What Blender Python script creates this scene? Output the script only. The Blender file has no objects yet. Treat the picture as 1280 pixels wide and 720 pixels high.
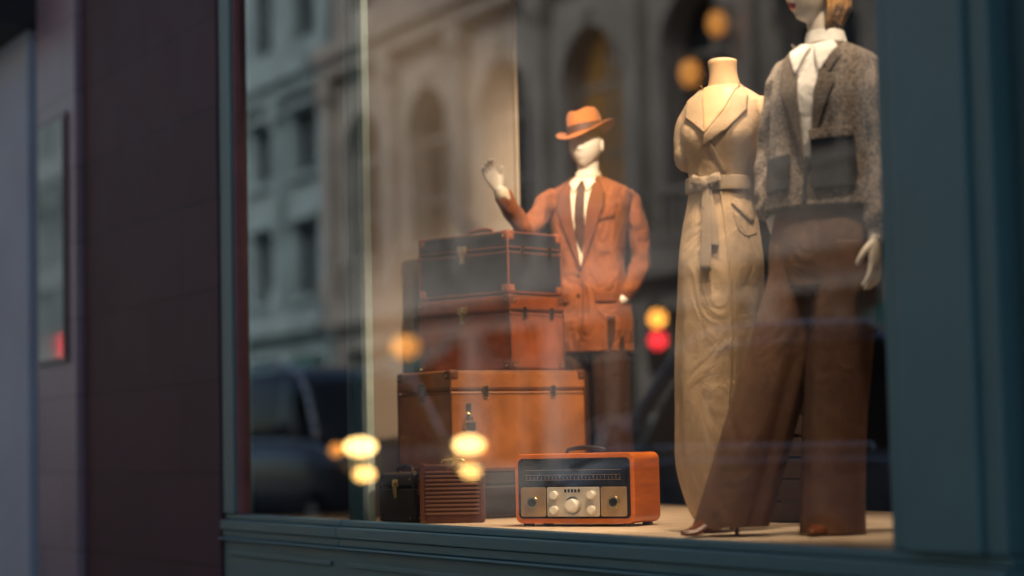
import bpy, bmesh, math, random
from mathutils import Vector, Matrix
from mathutils.bvhtree import BVHTree
rad = math.radians
random.seed(7)
S = bpy.context.scene
COL = S.collection
S.view_settings.view_transform = 'Standard'
S.view_settings.look = 'None'
S.view_settings.exposure = 0

# ------------------------------------------------------------------ helpers
def empty(name, loc=(0,0,0), rz=0.0, parent=None):
    o = bpy.data.objects.new(name, None)
    o.location = loc
    o.rotation_euler = (0,0,rad(rz))
    o.empty_display_size = .1
    COL.objects.link(o)
    if parent: o.parent = parent
    return o

def mesh_obj(name, v, f, m=None, parent=None, smooth=False, mi=None):
    me = bpy.data.meshes.new(name)
    me.from_pydata([tuple(p) for p in v], [], f)
    me.update()
    if m is not None:
        for mm in (m if isinstance(m, (list,tuple)) else [m]): me.materials.append(mm)
    if mi is not None:
        for p, i in zip(me.polygons, mi): p.material_index = i
    if smooth:
        for p in me.polygons: p.use_smooth = True
    o = bpy.data.objects.new(name, me)
    COL.objects.link(o)
    if parent: o.parent = parent
    return o

def fix_normals(o):
    bm = bmesh.new(); bm.from_mesh(o.data)
    bmesh.ops.recalc_face_normals(bm, faces=bm.faces)
    bm.to_mesh(o.data); bm.free()

class MB:
    def __init__(s): s.v=[]; s.f=[]
    def box(s,x0,x1,y0,y1,z0,z1):
        x0,x1=min(x0,x1),max(x0,x1); y0,y1=min(y0,y1),max(y0,y1); z0,z1=min(z0,z1),max(z0,z1)
        n=len(s.v)
        s.v += [(x0,y0,z0),(x1,y0,z0),(x1,y1,z0),(x0,y1,z0),(x0,y0,z1),(x1,y0,z1),(x1,y1,z1),(x0,y1,z1)]
        s.f += [(n,n+3,n+2,n+1),(n+4,n+5,n+6,n+7),(n,n+1,n+5,n+4),(n+1,n+2,n+6,n+5),(n+2,n+3,n+7,n+6),(n+3,n,n+4,n+7)]
        return s
    def poly(s,pts):
        n=len(s.v); s.v += list(pts); s.f.append(tuple(range(n,n+len(pts)))); return s
    def obj(s,name,m,parent=None,bevel=0,seg=2,smooth=False):
        o=mesh_obj(name,s.v,s.f,m,parent,smooth)
        if bevel:
            b=o.modifiers.new('bev','BEVEL'); b.width=bevel; b.segments=seg; b.limit_method='ANGLE'
            b.harden_normals=False
        return o
def box(name,x0,x1,y0,y1,z0,z1,m,parent=None,bevel=0,seg=2):
    return MB().box(x0,x1,y0,y1,z0,z1).obj(name,m,parent,bevel,seg)

def cr(p0,p1,p2,p3,t):
    return [0.5*((2*b)+(-a+c)*t+(2*a-5*b+4*c-d)*t*t+(-a+3*b-3*c+d)*t**3) for a,b,c,d in zip(p0,p1,p2,p3)]
def dense(keys,m):
    out=[]
    n=len(keys)
    for i in range(n-1):
        p0=keys[max(i-1,0)];p1=keys[i];p2=keys[i+1];p3=keys[min(i+2,n-1)]
        for k in range(m): out.append(cr(p0,p1,p2,p3,k/m))
    out.append(list(keys[-1]))
    return out

def loft_geo(keys, m=6, N=56, ex=2.3, fold=None, caps=(True,True), rot=0):
    """keys: (z,cx,cy,rx,ry)"""
    R=dense(keys,m); v=[];f=[]
    c0,s0=math.cos(rad(rot)),math.sin(rad(rot))
    for (z,cx,cy,rx,ry) in R:
        for j in range(N):
            th=2*math.pi*j/N
            ca,sa=math.cos(th),math.sin(th)
            x=math.copysign(abs(ca)**(2/ex),ca)*rx; y=math.copysign(abs(sa)**(2/ex),sa)*ry
            k=1+(fold(th,z) if fold else 0)
            x*=k;y*=k
            v.append((cx+x*c0-y*s0, cy+x*s0+y*c0, z))
    nR=len(R)
    up = R[-1][0]>R[0][0]
    for i in range(nR-1):
        for j in range(N):
            a=i*N+j;b=i*N+(j+1)%N;c=(i+1)*N+(j+1)%N;d=(i+1)*N+j
            f.append((a,b,c,d) if up else (d,c,b,a))
    if caps[0]: f.append(tuple(range(N-1,-1,-1)) if up else tuple(range(N)))
    if caps[1]:
        q=(nR-1)*N; f.append(tuple(q+i for i in range(N)) if up else tuple(q+i for i in range(N-1,-1,-1)))
    return v,f
def loft(name,keys,mt,parent,**kw):
    v,f=loft_geo(keys,**kw)
    o=mesh_obj(name,v,f,mt,parent,True)
    return o

def tube_geo(pts,radii,N=16,m=6,round_ends=True,xref=None,fold=None):
    rr=[r if isinstance(r,(tuple,list)) else (r,r) for r in radii]
    keys=[list(p)+list(r) for p,r in zip(pts,rr)]
    R=dense(keys,m)
    if round_ends:
        def cap(a,b,rev):
            d=(Vector(a[:3])-Vector(b[:3])).normalized(); out=[]
            r0=min(a[3],a[4])
            for t in (30,58,80):
                s=math.sin(rad(t));c=math.cos(rad(t))
                out.append(list(Vector(a[:3])+d*r0*s)+[a[3]*c,a[4]*c])
            return out
        R = cap(R[0],R[1],0)[::-1]+R+cap(R[-1],R[-2],1)
    P=[Vector(r[:3]) for r in R]
    v=[];f=[]
    t=(P[1]-P[0]).normalized()
    ref=Vector(xref) if xref else (Vector((1,0,0)) if abs(t.x)<.8 else Vector((0,1,0)))
    X=(ref-t*ref.dot(t)).normalized()
    for i,p in enumerate(P):
        if 0<i<len(P)-1: t=(P[i+1]-P[i-1]).normalized()
        elif i==len(P)-1: t=(P[i]-P[i-1]).normalized()
        X=(X-t*X.dot(t)).normalized(); Y=t.cross(X)
        for j in range(N):
            th=2*math.pi*j/N
            k=1+(fold(th,i/len(P)) if fold else 0)
            v.append(p+X*math.cos(th)*R[i][3]*k+Y*math.sin(th)*R[i][4]*k)
    n=len(P)
    for i in range(n-1):
        for j in range(N):
            f.append((i*N+j,i*N+(j+1)%N,(i+1)*N+(j+1)%N,(i+1)*N+j))
    f.append(tuple(range(N-1,-1,-1))); f.append(tuple((n-1)*N+i for i in range(N)))
    return v,f
def tube(name,pts,radii,mt,parent,**kw):
    v,f=tube_geo(pts,radii,**kw)
    return mesh_obj(name,v,f,mt,parent,True)
def merge_geo(gs):
    v=[];f=[]
    for a,b in gs:
        n=len(v); v+=list(a); f+=[tuple(i+n for i in q) for q in b]
    return v,f
def bvh_of(gs):
    v,f=merge_geo(gs); return BVHTree.FromPolygons([Vector(p) for p in v],f)
def patch(name,poly,bvh,off,m,parent,thick=.004,cuts=4):
    bm=bmesh.new()
    vs=[bm.verts.new((x,0,z)) for x,z in poly]
    fc=bm.faces.new(vs)
    bmesh.ops.triangulate(bm,faces=[fc])
    for _ in range(cuts):
        long=[e for e in bm.edges if e.calc_length()>.012]
        if not long: break
        bmesh.ops.subdivide_edges(bm,edges=long,cuts=1)
        bmesh.ops.triangulate(bm,faces=bm.faces[:])
    for v in bm.verts:
        hit=bvh.ray_cast(Vector((v.co.x,-3,v.co.z)),Vector((0,1,0)))
        if hit[0] is None:
            near=bvh.find_nearest(Vector((v.co.x,-.1,v.co.z)))
            v.co.y=near[0].y-off
        else: v.co.y=hit[0].y-off
    bmesh.ops.recalc_face_normals(bm,faces=bm.faces)
    if sum(f.normal.y for f in bm.faces)>0: bmesh.ops.reverse_faces(bm,faces=bm.faces)
    me=bpy.data.meshes.new(name); bm.to_mesh(me); bm.free()
    me.materials.append(m)
    for p in me.polygons: p.use_smooth=True
    o=bpy.data.objects.new(name,me); COL.objects.link(o); o.parent=parent
    s=o.modifiers.new('s','SOLIDIFY'); s.thickness=thick; s.offset=0
    return o
def ellipsoid(name,c,r,m,parent,seg=24,rings=16,rot=None):
    bm=bmesh.new(); bmesh.ops.create_uvsphere(bm,u_segments=seg,v_segments=rings,radius=1)
    me=bpy.data.meshes.new(name)
    M=Matrix.Translation(c)@(rot.to_4x4() if rot else Matrix.Identity(4))@Matrix.Diagonal((r[0],r[1],r[2],1))
    bmesh.ops.transform(bm,matrix=M,verts=bm.verts); bm.to_mesh(me); bm.free(); me.materials.append(m)
    for p in me.polygons: p.use_smooth=True
    o=bpy.data.objects.new(name,me); COL.objects.link(o); o.parent=parent; return o
def cyl(name,a,b,r,m,parent,N=24,r2=None):
    v,f=tube_geo([a,b],[r,r if r2 is None else r2],N=N,m=1,round_ends=False)
    o=mesh_obj(name,v,f,m,parent,False)
    for p in o.data.polygons: p.use_smooth=len(p.vertices)==4
    return o

# ------------------------------------------------------------------ materials
def mat(name,c,rough=.5,metal=0,var=.18,vs=6,bump=0,bs=80,coat=0,spec=.5,em=None,es=0,sheen=0,alt=None,stretch=None,rv=.08,wr=0,ws=9):
    m=bpy.data.materials.new(name); m.use_nodes=True
    nt=m.node_tree; N=nt.nodes; L=nt.links; b=N['Principled BSDF']
    tc=N.new('ShaderNodeTexCoord'); mp=N.new('ShaderNodeMapping')
    L.new(tc.outputs['Object'],mp.inputs['Vector'])
    if stretch: mp.inputs['Scale'].default_value=stretch
    n1=N.new('ShaderNodeTexNoise'); n1.inputs['Scale'].default_value=vs; n1.inputs['Detail'].default_value=4; n1.inputs['Roughness'].default_value=.6
    L.new(mp.outputs[0],n1.inputs['Vector'])
    r=N.new('ShaderNodeValToRGB'); r.color_ramp.elements[0].position=.3; r.color_ramp.elements[1].position=.7
    lo=[max(0,x*(1-var)) for x in c]; hi=[x*(1+var) for x in (alt or c)]
    r.color_ramp.elements[0].color=(*lo,1); r.color_ramp.elements[1].color=(*hi,1)
    L.new(n1.outputs[0],r.inputs[0]); L.new(r.outputs[0],b.inputs['Base Color'])
    mr=N.new('ShaderNodeMapRange'); mr.inputs[3].default_value=max(.02,rough-rv); mr.inputs[4].default_value=min(1,rough+rv)
    L.new(n1.outputs[0],mr.inputs[0]); L.new(mr.outputs[0],b.inputs['Roughness'])
    b.inputs['Metallic'].default_value=metal
    b.inputs['Specular IOR Level'].default_value=spec
    b.inputs['Coat Weight'].default_value=coat; b.inputs['Coat Roughness'].default_value=.15
    if sheen:
        b.inputs['Sheen Weight'].default_value=sheen; b.inputs['Sheen Roughness'].default_value=.5
    if bump:
        n2=N.new('ShaderNodeTexNoise'); n2.inputs['Scale'].default_value=bs; n2.inputs['Detail'].default_value=2
        L.new(tc.outputs['Object'],n2.inputs['Vector'])
        bp=N.new('ShaderNodeBump'); bp.inputs['Strength'].default_value=bump; bp.inputs['Distance'].default_value=.01
        L.new(n2.outputs[0],bp.inputs['Height']); L.new(bp.outputs[0],b.inputs['Normal'])
        if wr:
            m3=N.new('ShaderNodeMapping'); m3.inputs['Scale'].default_value=(1.3,1.3,.75); m3.inputs['Rotation'].default_value=(.3,.5,.2)
            n3=N.new('ShaderNodeTexNoise'); n3.inputs['Scale'].default_value=ws; n3.inputs['Detail'].default_value=2; n3.inputs['Distortion'].default_value=1.2
            b3=N.new('ShaderNodeBump'); b3.inputs['Strength'].default_value=wr; b3.inputs['Distance'].default_value=.05
            L.new(tc.outputs['Object'],m3.inputs[0]); L.new(m3.outputs[0],n3.inputs['Vector']); L.new(n3.outputs[0],b3.inputs['Height']); L.new(b3.outputs[0],bp.inputs['Normal'])
    if em:
        b.inputs['Emission Color'].default_value=(*em,1); b.inputs['Emission Strength'].default_value=es
        m.cycles.emission_sampling='NONE'
    return m

def tile_mat(name,c,mortar,bw,bh,rough=.35,spec=.5):
    m=mat(name,c,rough,var=.15,vs=3,bump=.05,bs=30,spec=spec)
    nt=m.node_tree;N=nt.nodes;L=nt.links;b=N['Principled BSDF']
    tc=N.new('ShaderNodeTexCoord'); sx=N.new('ShaderNodeSeparateXYZ'); cb=N.new('ShaderNodeCombineXYZ'); ad=N.new('ShaderNodeMath'); ad.operation='ADD'
    L.new(tc.outputs['Object'],sx.inputs[0]); L.new(sx.outputs[0],ad.inputs[0]); L.new(sx.outputs[1],ad.inputs[1])
    L.new(ad.outputs[0],cb.inputs[0]); L.new(sx.outputs[2],cb.inputs[1])
    br=N.new('ShaderNodeTexBrick'); br.offset=0.5
    br.inputs['Scale'].default_value=1; br.inputs['Mortar Size'].default_value=.008; br.inputs['Brick Width'].default_value=bw; br.inputs['Row Height'].default_value=bh
    br.inputs['Color1'].default_value=(*c,1); br.inputs['Color2'].default_value=(*[x*.72 for x in c],1); br.inputs['Mortar'].default_value=(*mortar,1)
    L.new(cb.outputs[0],br.inputs['Vector'])
    old=b.inputs['Base Color'].links[0].from_socket
    mx=N.new('ShaderNodeMix'); mx.data_type='RGBA'; mx.inputs[0].default_value=.7
    L.new(old,mx.inputs[6]); L.new(br.outputs[0],mx.inputs[7]); L.new(mx.outputs[2],b.inputs['Base Color'])
    return m

TEAL=mat('teal_paint',(.090,.195,.205),.42,var=.10,vs=2,bump=.08,bs=25)
TEAL_D=mat('teal_dark',(.05,.12,.135),.45,var=.1,vs=2)
MAROON=tile_mat('maroon_tile',(.070,.027,.042),(.024,.010,.016),1.1,.45,.6,.3)
MAUVE=tile_mat('mauve_tile',(.30,.22,.27),(.14,.10,.12),.9,.45,.35)
GREYWALL=mat('grey_render',(.44,.50,.58),.75,var=.10,vs=1.2,bump=.1,bs=40)
DARK=mat('dark_paint',(.012,.012,.015),.6,var=.3)
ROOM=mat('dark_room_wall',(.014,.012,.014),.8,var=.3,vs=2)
DRAPE=mat('partition_plaster',(.27,.23,.20),.9,var=.15,vs=1.5,bump=.10,bs=90)
OAK=mat('display_floor',(.58,.46,.35),.5,var=.12,vs=3,stretch=(1,8,1))
SOFT=mat('stone_light',(.42,.37,.325),.85,var=.28,vs=.8,bump=.3,bs=6)
SOFT2=mat('stone_grey',(.34,.42,.43),.85,var=.25,vs=.8,bump=.3,bs=6)
WGLASS=mat('window_dark',(.02,.025,.03),.12,var=.4,vs=.7)
LITWIN=mat('lit_window',(.3,.15,.05),.5,em=(1,.5,.15),es=.30,var=.5,vs=1)
ASPH=mat('asphalt',(.05,.05,.052),.8,var=.25,vs=3,bump=.3,bs=60)
PAVE=mat('paving',(.20,.19,.18),.75,var=.2,vs=2,bump=.2,bs=30)
KERB=mat('kerb_stone',(.26,.25,.24),.8,bump=.2)
LINE=mat('road_paint',(.7,.7,.66),.7,var=.2,vs=8)
AWN=mat('awning_canvas',(.06,.17,.165),.8,var=.15)
BRASS=mat('brass',(.80,.60,.30),.25,metal=1,var=.15,vs=30)
STEEL=mat('steel',(.62,.60,.56),.25,metal=1,var=.1,vs=20)
LE_TOP=mat('leather_dark',(.018,.020,.032),.36,var=.4,vs=7,bump=.25,bs=160,coat=.4,wr=.10,ws=5)
LE_TOPR=mat('leather_oxblood',(.24,.068,.026),.40,var=.35,vs=7,bump=.25,bs=160,coat=.2)
LE_MID=mat('leather_red_brown',(.25,.066,.019),.38,var=.45,vs=6,bump=.25,bs=160,coat=.35,wr=.10,ws=5)
LE_TRUNK=mat('leather_tan',(.34,.125,.036),.46,var=.35,vs=5,bump=.25,bs=150,coat=.2,wr=.12,ws=5)
LE_EDGE=mat('leather_edge',(.10,.033,.014),.5,var=.3,vs=20)
LE_BLACK=mat('leather_black',(.022,.014,.013),.5,var=.3,vs=9,bump=.2,bs=150)
RIB=mat('ribbed_box_red',(.085,.028,.024),.5,var=.3,vs=9)
RADIO=mat('radio_orange_veneer',(.62,.160,.024),.33,var=.22,vs=5,coat=.35,stretch=(1,1,7))
RBLACK=mat('radio_dial_black',(.010,.010,.011),.15,var=.3)
RPANEL=mat('radio_panel_bronze',(.45,.31,.18),.4,metal=.6,var=.1,vs=20)
RPALE=mat('radio_panel_silver',(.66,.60,.52),.38,metal=.5,var=.08,vs=20)
WHITEP=mat('white_plastic',(.75,.72,.66),.35,var=.05)
SKINW=mat('mannequin_white',(.72,.66,.60),.38,var=.04,vs=4)
SKINT=mat('mannequin_tan',(.60,.40,.22),.5,var=.08,vs=5)
LIPS=mat('lip_red',(.45,.03,.04),.35,var=.1)
EYES=mat('eye_paint',(.05,.03,.025),.4,var=.1)
HAIR=mat('hair_blonde',(.50,.27,.10),.45,var=.45,vs=9,bump=.8,bs=40,stretch=(9,9,1))
SUIT=mat('suit_rust_wool',(.215,.060,.015),.85,var=.28,vs=9,bump=.3,bs=220,sheen=.05,wr=.6,ws=8)
SUIT_T=mat('suit_trousers',(.042,.014,.007),.85,var=.22,vs=9,bump=.3,bs=220,wr=.35)
LAPEL=mat('suit_lapel',(.145,.038,.011),.85,var=.2,vs=12,bump=.3,bs=220)
SHIRT=mat('shirt_white',(.78,.77,.77),.8,var=.05,vs=9,bump=.2,bs=60,wr=.2,ws=14)
SHIRTC=mat('shirt_cream',(.72,.63,.50),.8,var=.05,vs=9,bump=.2,bs=60)
TIE=mat('tie_brown',(.055,.017,.009),.55,var=.25,vs=20)
HATM=mat('hat_felt',(.36,.110,.024),.9,var=.15,vs=12,bump=.2,bs=200,sheen=.1)
HATB=mat('hat_band',(.06,.025,.018),.6)
DRESS=mat('dress_linen',(.54,.385,.25),.85,var=.12,vs=10,bump=.4,bs=240,wr=.40,ws=7)
DRESS2=mat('dress_linen_fold',(.47,.335,.215),.85,var=.1,vs=10,bump=.4,bs=240)
BELT=mat('dress_belt',(.34,.26,.19),.8,var=.12,vs=12,bump=.2,bs=200)
TWEED=mat('tweed_grey_brown',(.070,.060,.057),.95,var=.8,vs=120,bump=.6,bs=240,sheen=.05,alt=(.21,.175,.155),wr=.45,ws=8)
TWEEDL=mat('tweed_lapel',(.13,.105,.090),.95,var=.6,vs=120,bump=.5,bs=240,sheen=.05)
POCK=mat('tweed_pocket_dark',(.020,.022,.030),.9,var=.4,vs=120,bump=.4,bs=240)
TROU=mat('trouser_brown_wool',(.150,.078,.050),.9,var=.2,vs=14,bump=.35,bs=240,wr=.3,ws=6)
SHOE=mat('shoe_brown',(.12,.035,.015),.3,coat=.3)
TYRE=mat('tyre',(.02,.02,.02),.8)
CARB=mat('car_paint_dark',(.05,.07,.09),.2,var=.05,coat=1)
CARW=mat('car_paint_silver',(.60,.64,.68),.25,metal=.2,var=.05,coat=1)
CARG=mat('car_glass',(.02,.03,.035),.05,var=.05)
CARHL=mat('car_highlight_metal',(.92,.94,.96),.28,metal=.9,var=.03)  # bright metal standing in for sky highlights along car outlines
HEADL=mat('headlamp_lit',(1,.8,.5),.3,em=(1,.60,.20),es=15)
FOGL=mat('fog_lamp_lit',(1,.8,.5),.3,em=(1,.52,.14),es=11)
AMB=mat('amber_lamp_lit',(1,.5,.1),.3,em=(1,.36,.05),es=16)
AMBD=mat('amber_lamp_dim',(1,.5,.1),.3,em=(1,.34,.07),es=3.0)
REDL=mat('red_lamp_lit',(1,.05,.03),.3,em=(1,.03,.04),es=12)
GRNL=mat('green_lamp_lit',(.1,1,.4),.3,em=(.1,1,.3),es=3)
TAILOFF=mat('tail_lens',(.25,.01,.01),.2)

GL=bpy.data.materials.new('shop_glass'); GL.use_nodes=True
nt=GL.node_tree; nt.nodes.clear()
o_=nt.nodes.new('ShaderNodeOutputMaterial'); mx=nt.nodes.new('ShaderNodeMixShader'); tr=nt.nodes.new('ShaderNodeBsdfTransparent'); gs=nt.nodes.new('ShaderNodeBsdfGlossy')
fr=nt.nodes.new('ShaderNodeFresnel'); fr.inputs[0].default_value=1.5
mu=nt.nodes.new('ShaderNodeMath'); mu.operation='MULTIPLY'; mu.use_clamp=True; mu.inputs[1].default_value=1.8
tr.inputs[0].default_value=(.95,.96,.96,1); gs.inputs['Roughness'].default_value=0; gs.inputs['Color'].default_value=(.90,.97,1,1)
nt.links.new(fr.outputs[0],mu.inputs[0]); nt.links.new(mu.outputs[0],mx.inputs[0]); nt.links.new(tr.outputs[0],mx.inputs[1]); nt.links.new(gs.outputs[0],mx.inputs[2]); nt.links.new(mx.outputs[0],o_.inputs[0])

# ------------------------------------------------------------------ ground, road
F=.70   # display floor height
def sheet(name,x0,x1,y0,y1,z,m):
    return mesh_obj(name,[(x0,y0,z),(x1,y0,z),(x1,y1,z),(x0,y1,z)],[(0,1,2,3)],m)
sheet('ground',-600,600,-600,600,-.16,ASPH)
sheet('road',-300,200,-13.9,-3.9,-.13,ASPH)
box('pavement',-300,200,-3.75,14,-.3,0,PAVE)
box('pavement.001',-300,200,-18.6,-14.05,-.3,0,PAVE)
box('kerb',-300,200,-3.9,-3.753,-.3,.002,KERB,bevel=.01)
box('kerb.001',-300,200,-14.047,-13.9,-.3,.002,KERB,bevel=.01)
mk=MB()
for i in range(60):
    x=-130+i*4.5
    mk.poly([(x,-8.96,-.126),(x+2,-8.96,-.126),(x+2,-8.84,-.126),(x,-8.84,-.126)])
for yy in (-4.15,-13.6):
    mk.poly([(-200,yy-.05,-.126),(150,yy-.05,-.126),(150,yy+.05,-.126),(-200,yy+.05,-.126)])
mk.obj('road_marking',LINE)

# ------------------------------------------------------------------ shop building
shop=empty('shop_building')
XL,XR=-9.83,-4.57
b=MB()
for (a,c) in ((XL,-8.372),(-8.364,-4.10)):
    b.box(a,c,-.035,.02,F-.022,F+.004)
    b.box(a,c,-.060,.02,F-.070,F-.024)
    b.box(a,c,-.048,.02,F-.105,F-.072)
    b.box(a,c,-.070,.02,F-.118,F-.107)
b.obj('window_sill_rail',TEAL,shop,bevel=.005,seg=3)
b=MB()
b.box(XL,-4.10,-.040,.02,.12,F-.120)
for (a,c) in ((XL+.1,-8.45),(-8.28,-6.45),(-6.3,-4.25)):
    b.box(a,c,-.052,-.043,.2,.22); b.box(a,c,-.052,-.043,F-.19,F-.17)
b.obj('stall_riser_panel',TEAL,shop,bevel=.003)
box('plinth_stone',XL,-2,-.075,.02,0,.118,DARK,shop,bevel=.01)
box('left_frame',XL,-9.67,-.045,.06,F+.006,3.55,TEAL,shop,bevel=.008,seg=3)
box('left_frame_bead',-9.668,-9.64,-.03,.03,F+.006,3.55,mat('bead_red',(.24,.09,.09),.5),shop,bevel=.004)
b=MB()
b.box(XR,-4.50,-.040,.06,F+.006,3.55)
b.box(-4.498,-4.47,-.052,.06,F+.006,3.55)
b.box(-4.468,-4.18,-.070,.06,F+.006,3.55)
b.box(-4.178,-4.10,-.050,.06,F+.006,3.55)
b.obj('right_pilaster',TEAL,shop,bevel=.008,seg=3)
b=MB()
b.box(-4.098,-3.98,.02,.2,.12,3.55)
b.box(-3.976,-2.9,-.02,.2,.12,3.55)
b.obj('door_reveal',TEAL_D,shop,bevel=.008)  # darker teal puts the shade of the recessed side into the colour
box('window_header',XL,-2,-.05,.06,3.552,3.75,TEAL,shop,bevel=.01)
box('fascia',XL,-2,-.14,.06,3.752,4.5,TEAL_D,shop,bevel=.01)
box('fascia_cornice',XL,-2,-.30,.06,4.502,4.68,TEAL,shop,bevel=.02)
b=MB()
for i in range(10):
    x0=-30+i*4
    b.box(x0,x0+1.2,0,.35,4.69,9.2)
    b.box(x0+1.202,x0+3.998,0,.35,4.69,5.5); b.box(x0+1.202,x0+3.998,0,.35,8.2,9.2)
b.box(-30.2,10.2,-.3,.35,9.202,9.6)
b.obj('upper_wall',SOFT2,shop)
b=MB().box(-30,10,.20,.25,5.4,8.3); b.obj('upper_windows',WGLASS,shop)
box('roof',-30,10,.352,14,9.0,9.4,DARK,shop)
box('rear_wall',-30,10,14.002,14.3,0,9.4,DARK,shop)
box('side_wall_a',-30.3,-30.002,.36,14,0,9.4,SOFT2,shop)
box('side_wall_b',10.002,10.3,.36,14,0,9.4,SOFT2,shop)
box('right_shop_wall',-2.898,10,.05,.3,0,4.68,TEAL_D,shop)
for nm,a,c in (('glass_pane',-9.67,-8.312),('glass_pane_main',-8.308,-4.57)):
    mesh_obj(nm,[(a,0,F),(c,0,F),(c,0,3.56),(a,0,3.56)],[(0,1,2,3)],GL,shop)
box('mullion',-8.40,-8.25,.012,.055,F+.002,3.56,TEAL,shop,bevel=.006)
box('mullion_lit_edge',-8.248,-8.19,.014,.05,F+.002,3.56,mat('mullion_lit_tone',(.36,.46,.46),.5),shop,bevel=.006)  # pale colour paints in the mullion's lit edge
box('display_floor',XL+.02,-4.0,.022,1.9,F-.08,F,OAK,shop)
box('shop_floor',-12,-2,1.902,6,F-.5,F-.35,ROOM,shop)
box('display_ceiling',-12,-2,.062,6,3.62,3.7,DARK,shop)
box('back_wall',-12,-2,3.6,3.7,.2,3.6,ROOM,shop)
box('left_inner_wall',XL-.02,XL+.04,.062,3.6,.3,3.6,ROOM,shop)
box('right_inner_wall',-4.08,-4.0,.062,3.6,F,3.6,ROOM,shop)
box('partition',-8.65,-8.615,.14,.955,F+.003,3.6,DRAPE,shop,bevel=.004)
box('partition_edge_trim',-8.66,-8.605,.957,.975,F+.003,3.6,mat('partition_trim',(.30,.25,.20),.5),shop,bevel=.003)

# tiled wall and pier to the left of the window
pil=empty('tiled_wall')
box('wall',-12.20,-9.832,-.055,.4,.16,4.66,MAROON,pil,bevel=.006)
box('base',-12.20,-9.832,-.072,.4,0,.158,DARK,pil,bevel=.01)
pier=empty('tiled_pier')
box('shaft',-13.08,-12.203,-.10,.4,.16,4.66,MAUVE,pier,bevel=.008)
box('base',-13.09,-12.203,-.12,.4,0,.158,DARK,pier,bevel=.01)
box('notice_frame',-12.99,-12.36,-.118,-.102,1.55,3.05,mat('frame_metal',(.14,.10,.12),.35,metal=.6),pier,bevel=.004)
box('notice_glass',-12.955,-12.395,-.124,-.119,1.585,3.015,mat('black_gloss',(.01,.01,.012),.04,var=.01,spec=.6,rv=0),pier)

nb=empty('neighbour_building')
box('wall',-34,-13.22,-.12,.3,0,3.70,GREYWALL,nb)
box('soffit',-34,-13.085,-.35,.3,3.702,4.66,DARK,nb)
box('reveal',-13.218,-13.085,-.05,.3,0,3.70,DARK,nb)
b=MB()
for x in (-16.6,-19.9,-23.2): b.box(x,x+.02,-.126,-.122,0,3.70)
b.obj('panel_joints',DARK,nb)

# ------------------------------------------------------------------ props inside
def suitcase(name,L,W,H,loc,heading,body,lid,edge,lidh=.28,handle=True,metal=BRASS,front_latch=True,corners=True):
    """origin at right-front bottom corner; front face looks to -y; length towards -x, depth towards +y"""
    p=empty(name,loc,heading)
    hz=H*(1-lidh)
    box('body',-L,0,0,W,0,hz-.002,body,p,bevel=.014,seg=4)
    box('lid',-L-.002,.002,-.002,W+.002,hz,H,lid,p,bevel=.014,seg=4)
    g=[]
    e=.0045
    def seg(a,b_): g.append(tube_geo([a,b_],[e,e],N=8,m=1))
    for z in (.010,H-.008):
        o_=.0035
        c=[(-L+o_,o_,z),(-o_,o_,z),(-o_,W-o_,z),(-L+o_,W-o_,z)]
        for i in range(4): seg(c[i],c[(i+1)%4])
    for (x,y) in ((-L+.003,.003),(-.003,.003),(-.003,W-.003),(-L+.003,W-.003)): seg((x,y,.01),(x,y,H-.01))
    for z in (hz-.012,hz+.012):
        c=[(-L-.001,-.001,z),(.001,-.001,z),(.001,W+.001,z),(-L-.001,W+.001,z)]
        for i in range(4): g.append(tube_geo([c[i],c[(i+1)%4]],[.0022,.0022],N=6,m=1))
    vv,ff=merge_geo(g); mesh_obj('piping',vv,ff,edge,p,True)
    if corners:
        b=MB(); k=.045
        for x in (-L,0):
            for y in (0,W):
                for z in (0,H):
                    sx=1 if x==0 else -1; sy=1 if y>0 else -1; sz=1 if z>0 else -1
                    b.box(x+.004*sx,x-k*sx,y+.004*sy,y-k*sy,z+.003*sz if z>0 else z+.001,z-k*sz)
        b.obj('corner_caps',edge,p,bevel=.013,seg=3)
        g=[]
        for x in (-L+.022,-.022):
            for z in (.022,H-.022):
                g.append(tube_geo([(x,-.006,z),(x,-.003,z)],[.004,.004],N=8,m=1))
        for y in (.022,W-.022):
            for z in (.022,H-.022):
                g.append(tube_geo([(.003,y,z),(.006,y,z)],[.004,.004],N=8,m=1))
        vv,ff=merge_geo(g); mesh_obj('rivets',vv,ff,metal,p,True)
    if front_latch:
        b=MB()
        for x in ((-L*.5,) if front_latch==1 else (-L*.78,-L*.22)):
            b.box(x-.028,x+.028,-.006,-.002,hz-.002,hz+.032)
            b.box(x-.02,x+.02,-.011,-.0065,hz+.004,hz+.022)
            b.box(x-.014,x+.014,-.006,-.002,hz-.045,hz-.004)
            b.box(x-.006,x+.006,-.014,-.0115,hz-.03,hz+.02)
        b.obj('latches',metal,p,bevel=.0015)
        b=MB()
        for y in (W*.25,W*.75):
            b.box(.003,.007,y-.012,y+.012,hz-.03,hz+.02)
        b.obj('side_hasps',metal,p,bevel=.0015)
    if handle:
        cx=-L*.5;cy=W*.35
        tube('handle',[(cx-.075,cy,H+.004),(cx-.062,cy,H+.022),(cx,cy,H+.030),(cx+.062,cy,H+.022),(cx+.075,cy,H+.004)],[.007,.008,.010,.008,.007],edge,p,N=10)
        b=MB().box(cx-.088,cx-.064,cy-.012,cy+.012,H+.001,H+.006).box(cx+.064,cx+.088,cy-.012,cy+.012,H+.001,H+.006)
        b.obj('handle_mounts',metal,p,bevel=.001)
    return p
suitcase('black_crate_case',.42,.64,.198,(-7.955,.30,F),5.8,LE_BLACK,LE_BLACK,LE_BLACK,handle=False,front_latch=0)
suitcase('leather_trunk',.44,.68,.42,(-7.944,.286,F+.2),5.8,LE_TRUNK,LE_TRUNK,LE_EDGE,lidh=.2,handle=False)
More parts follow.
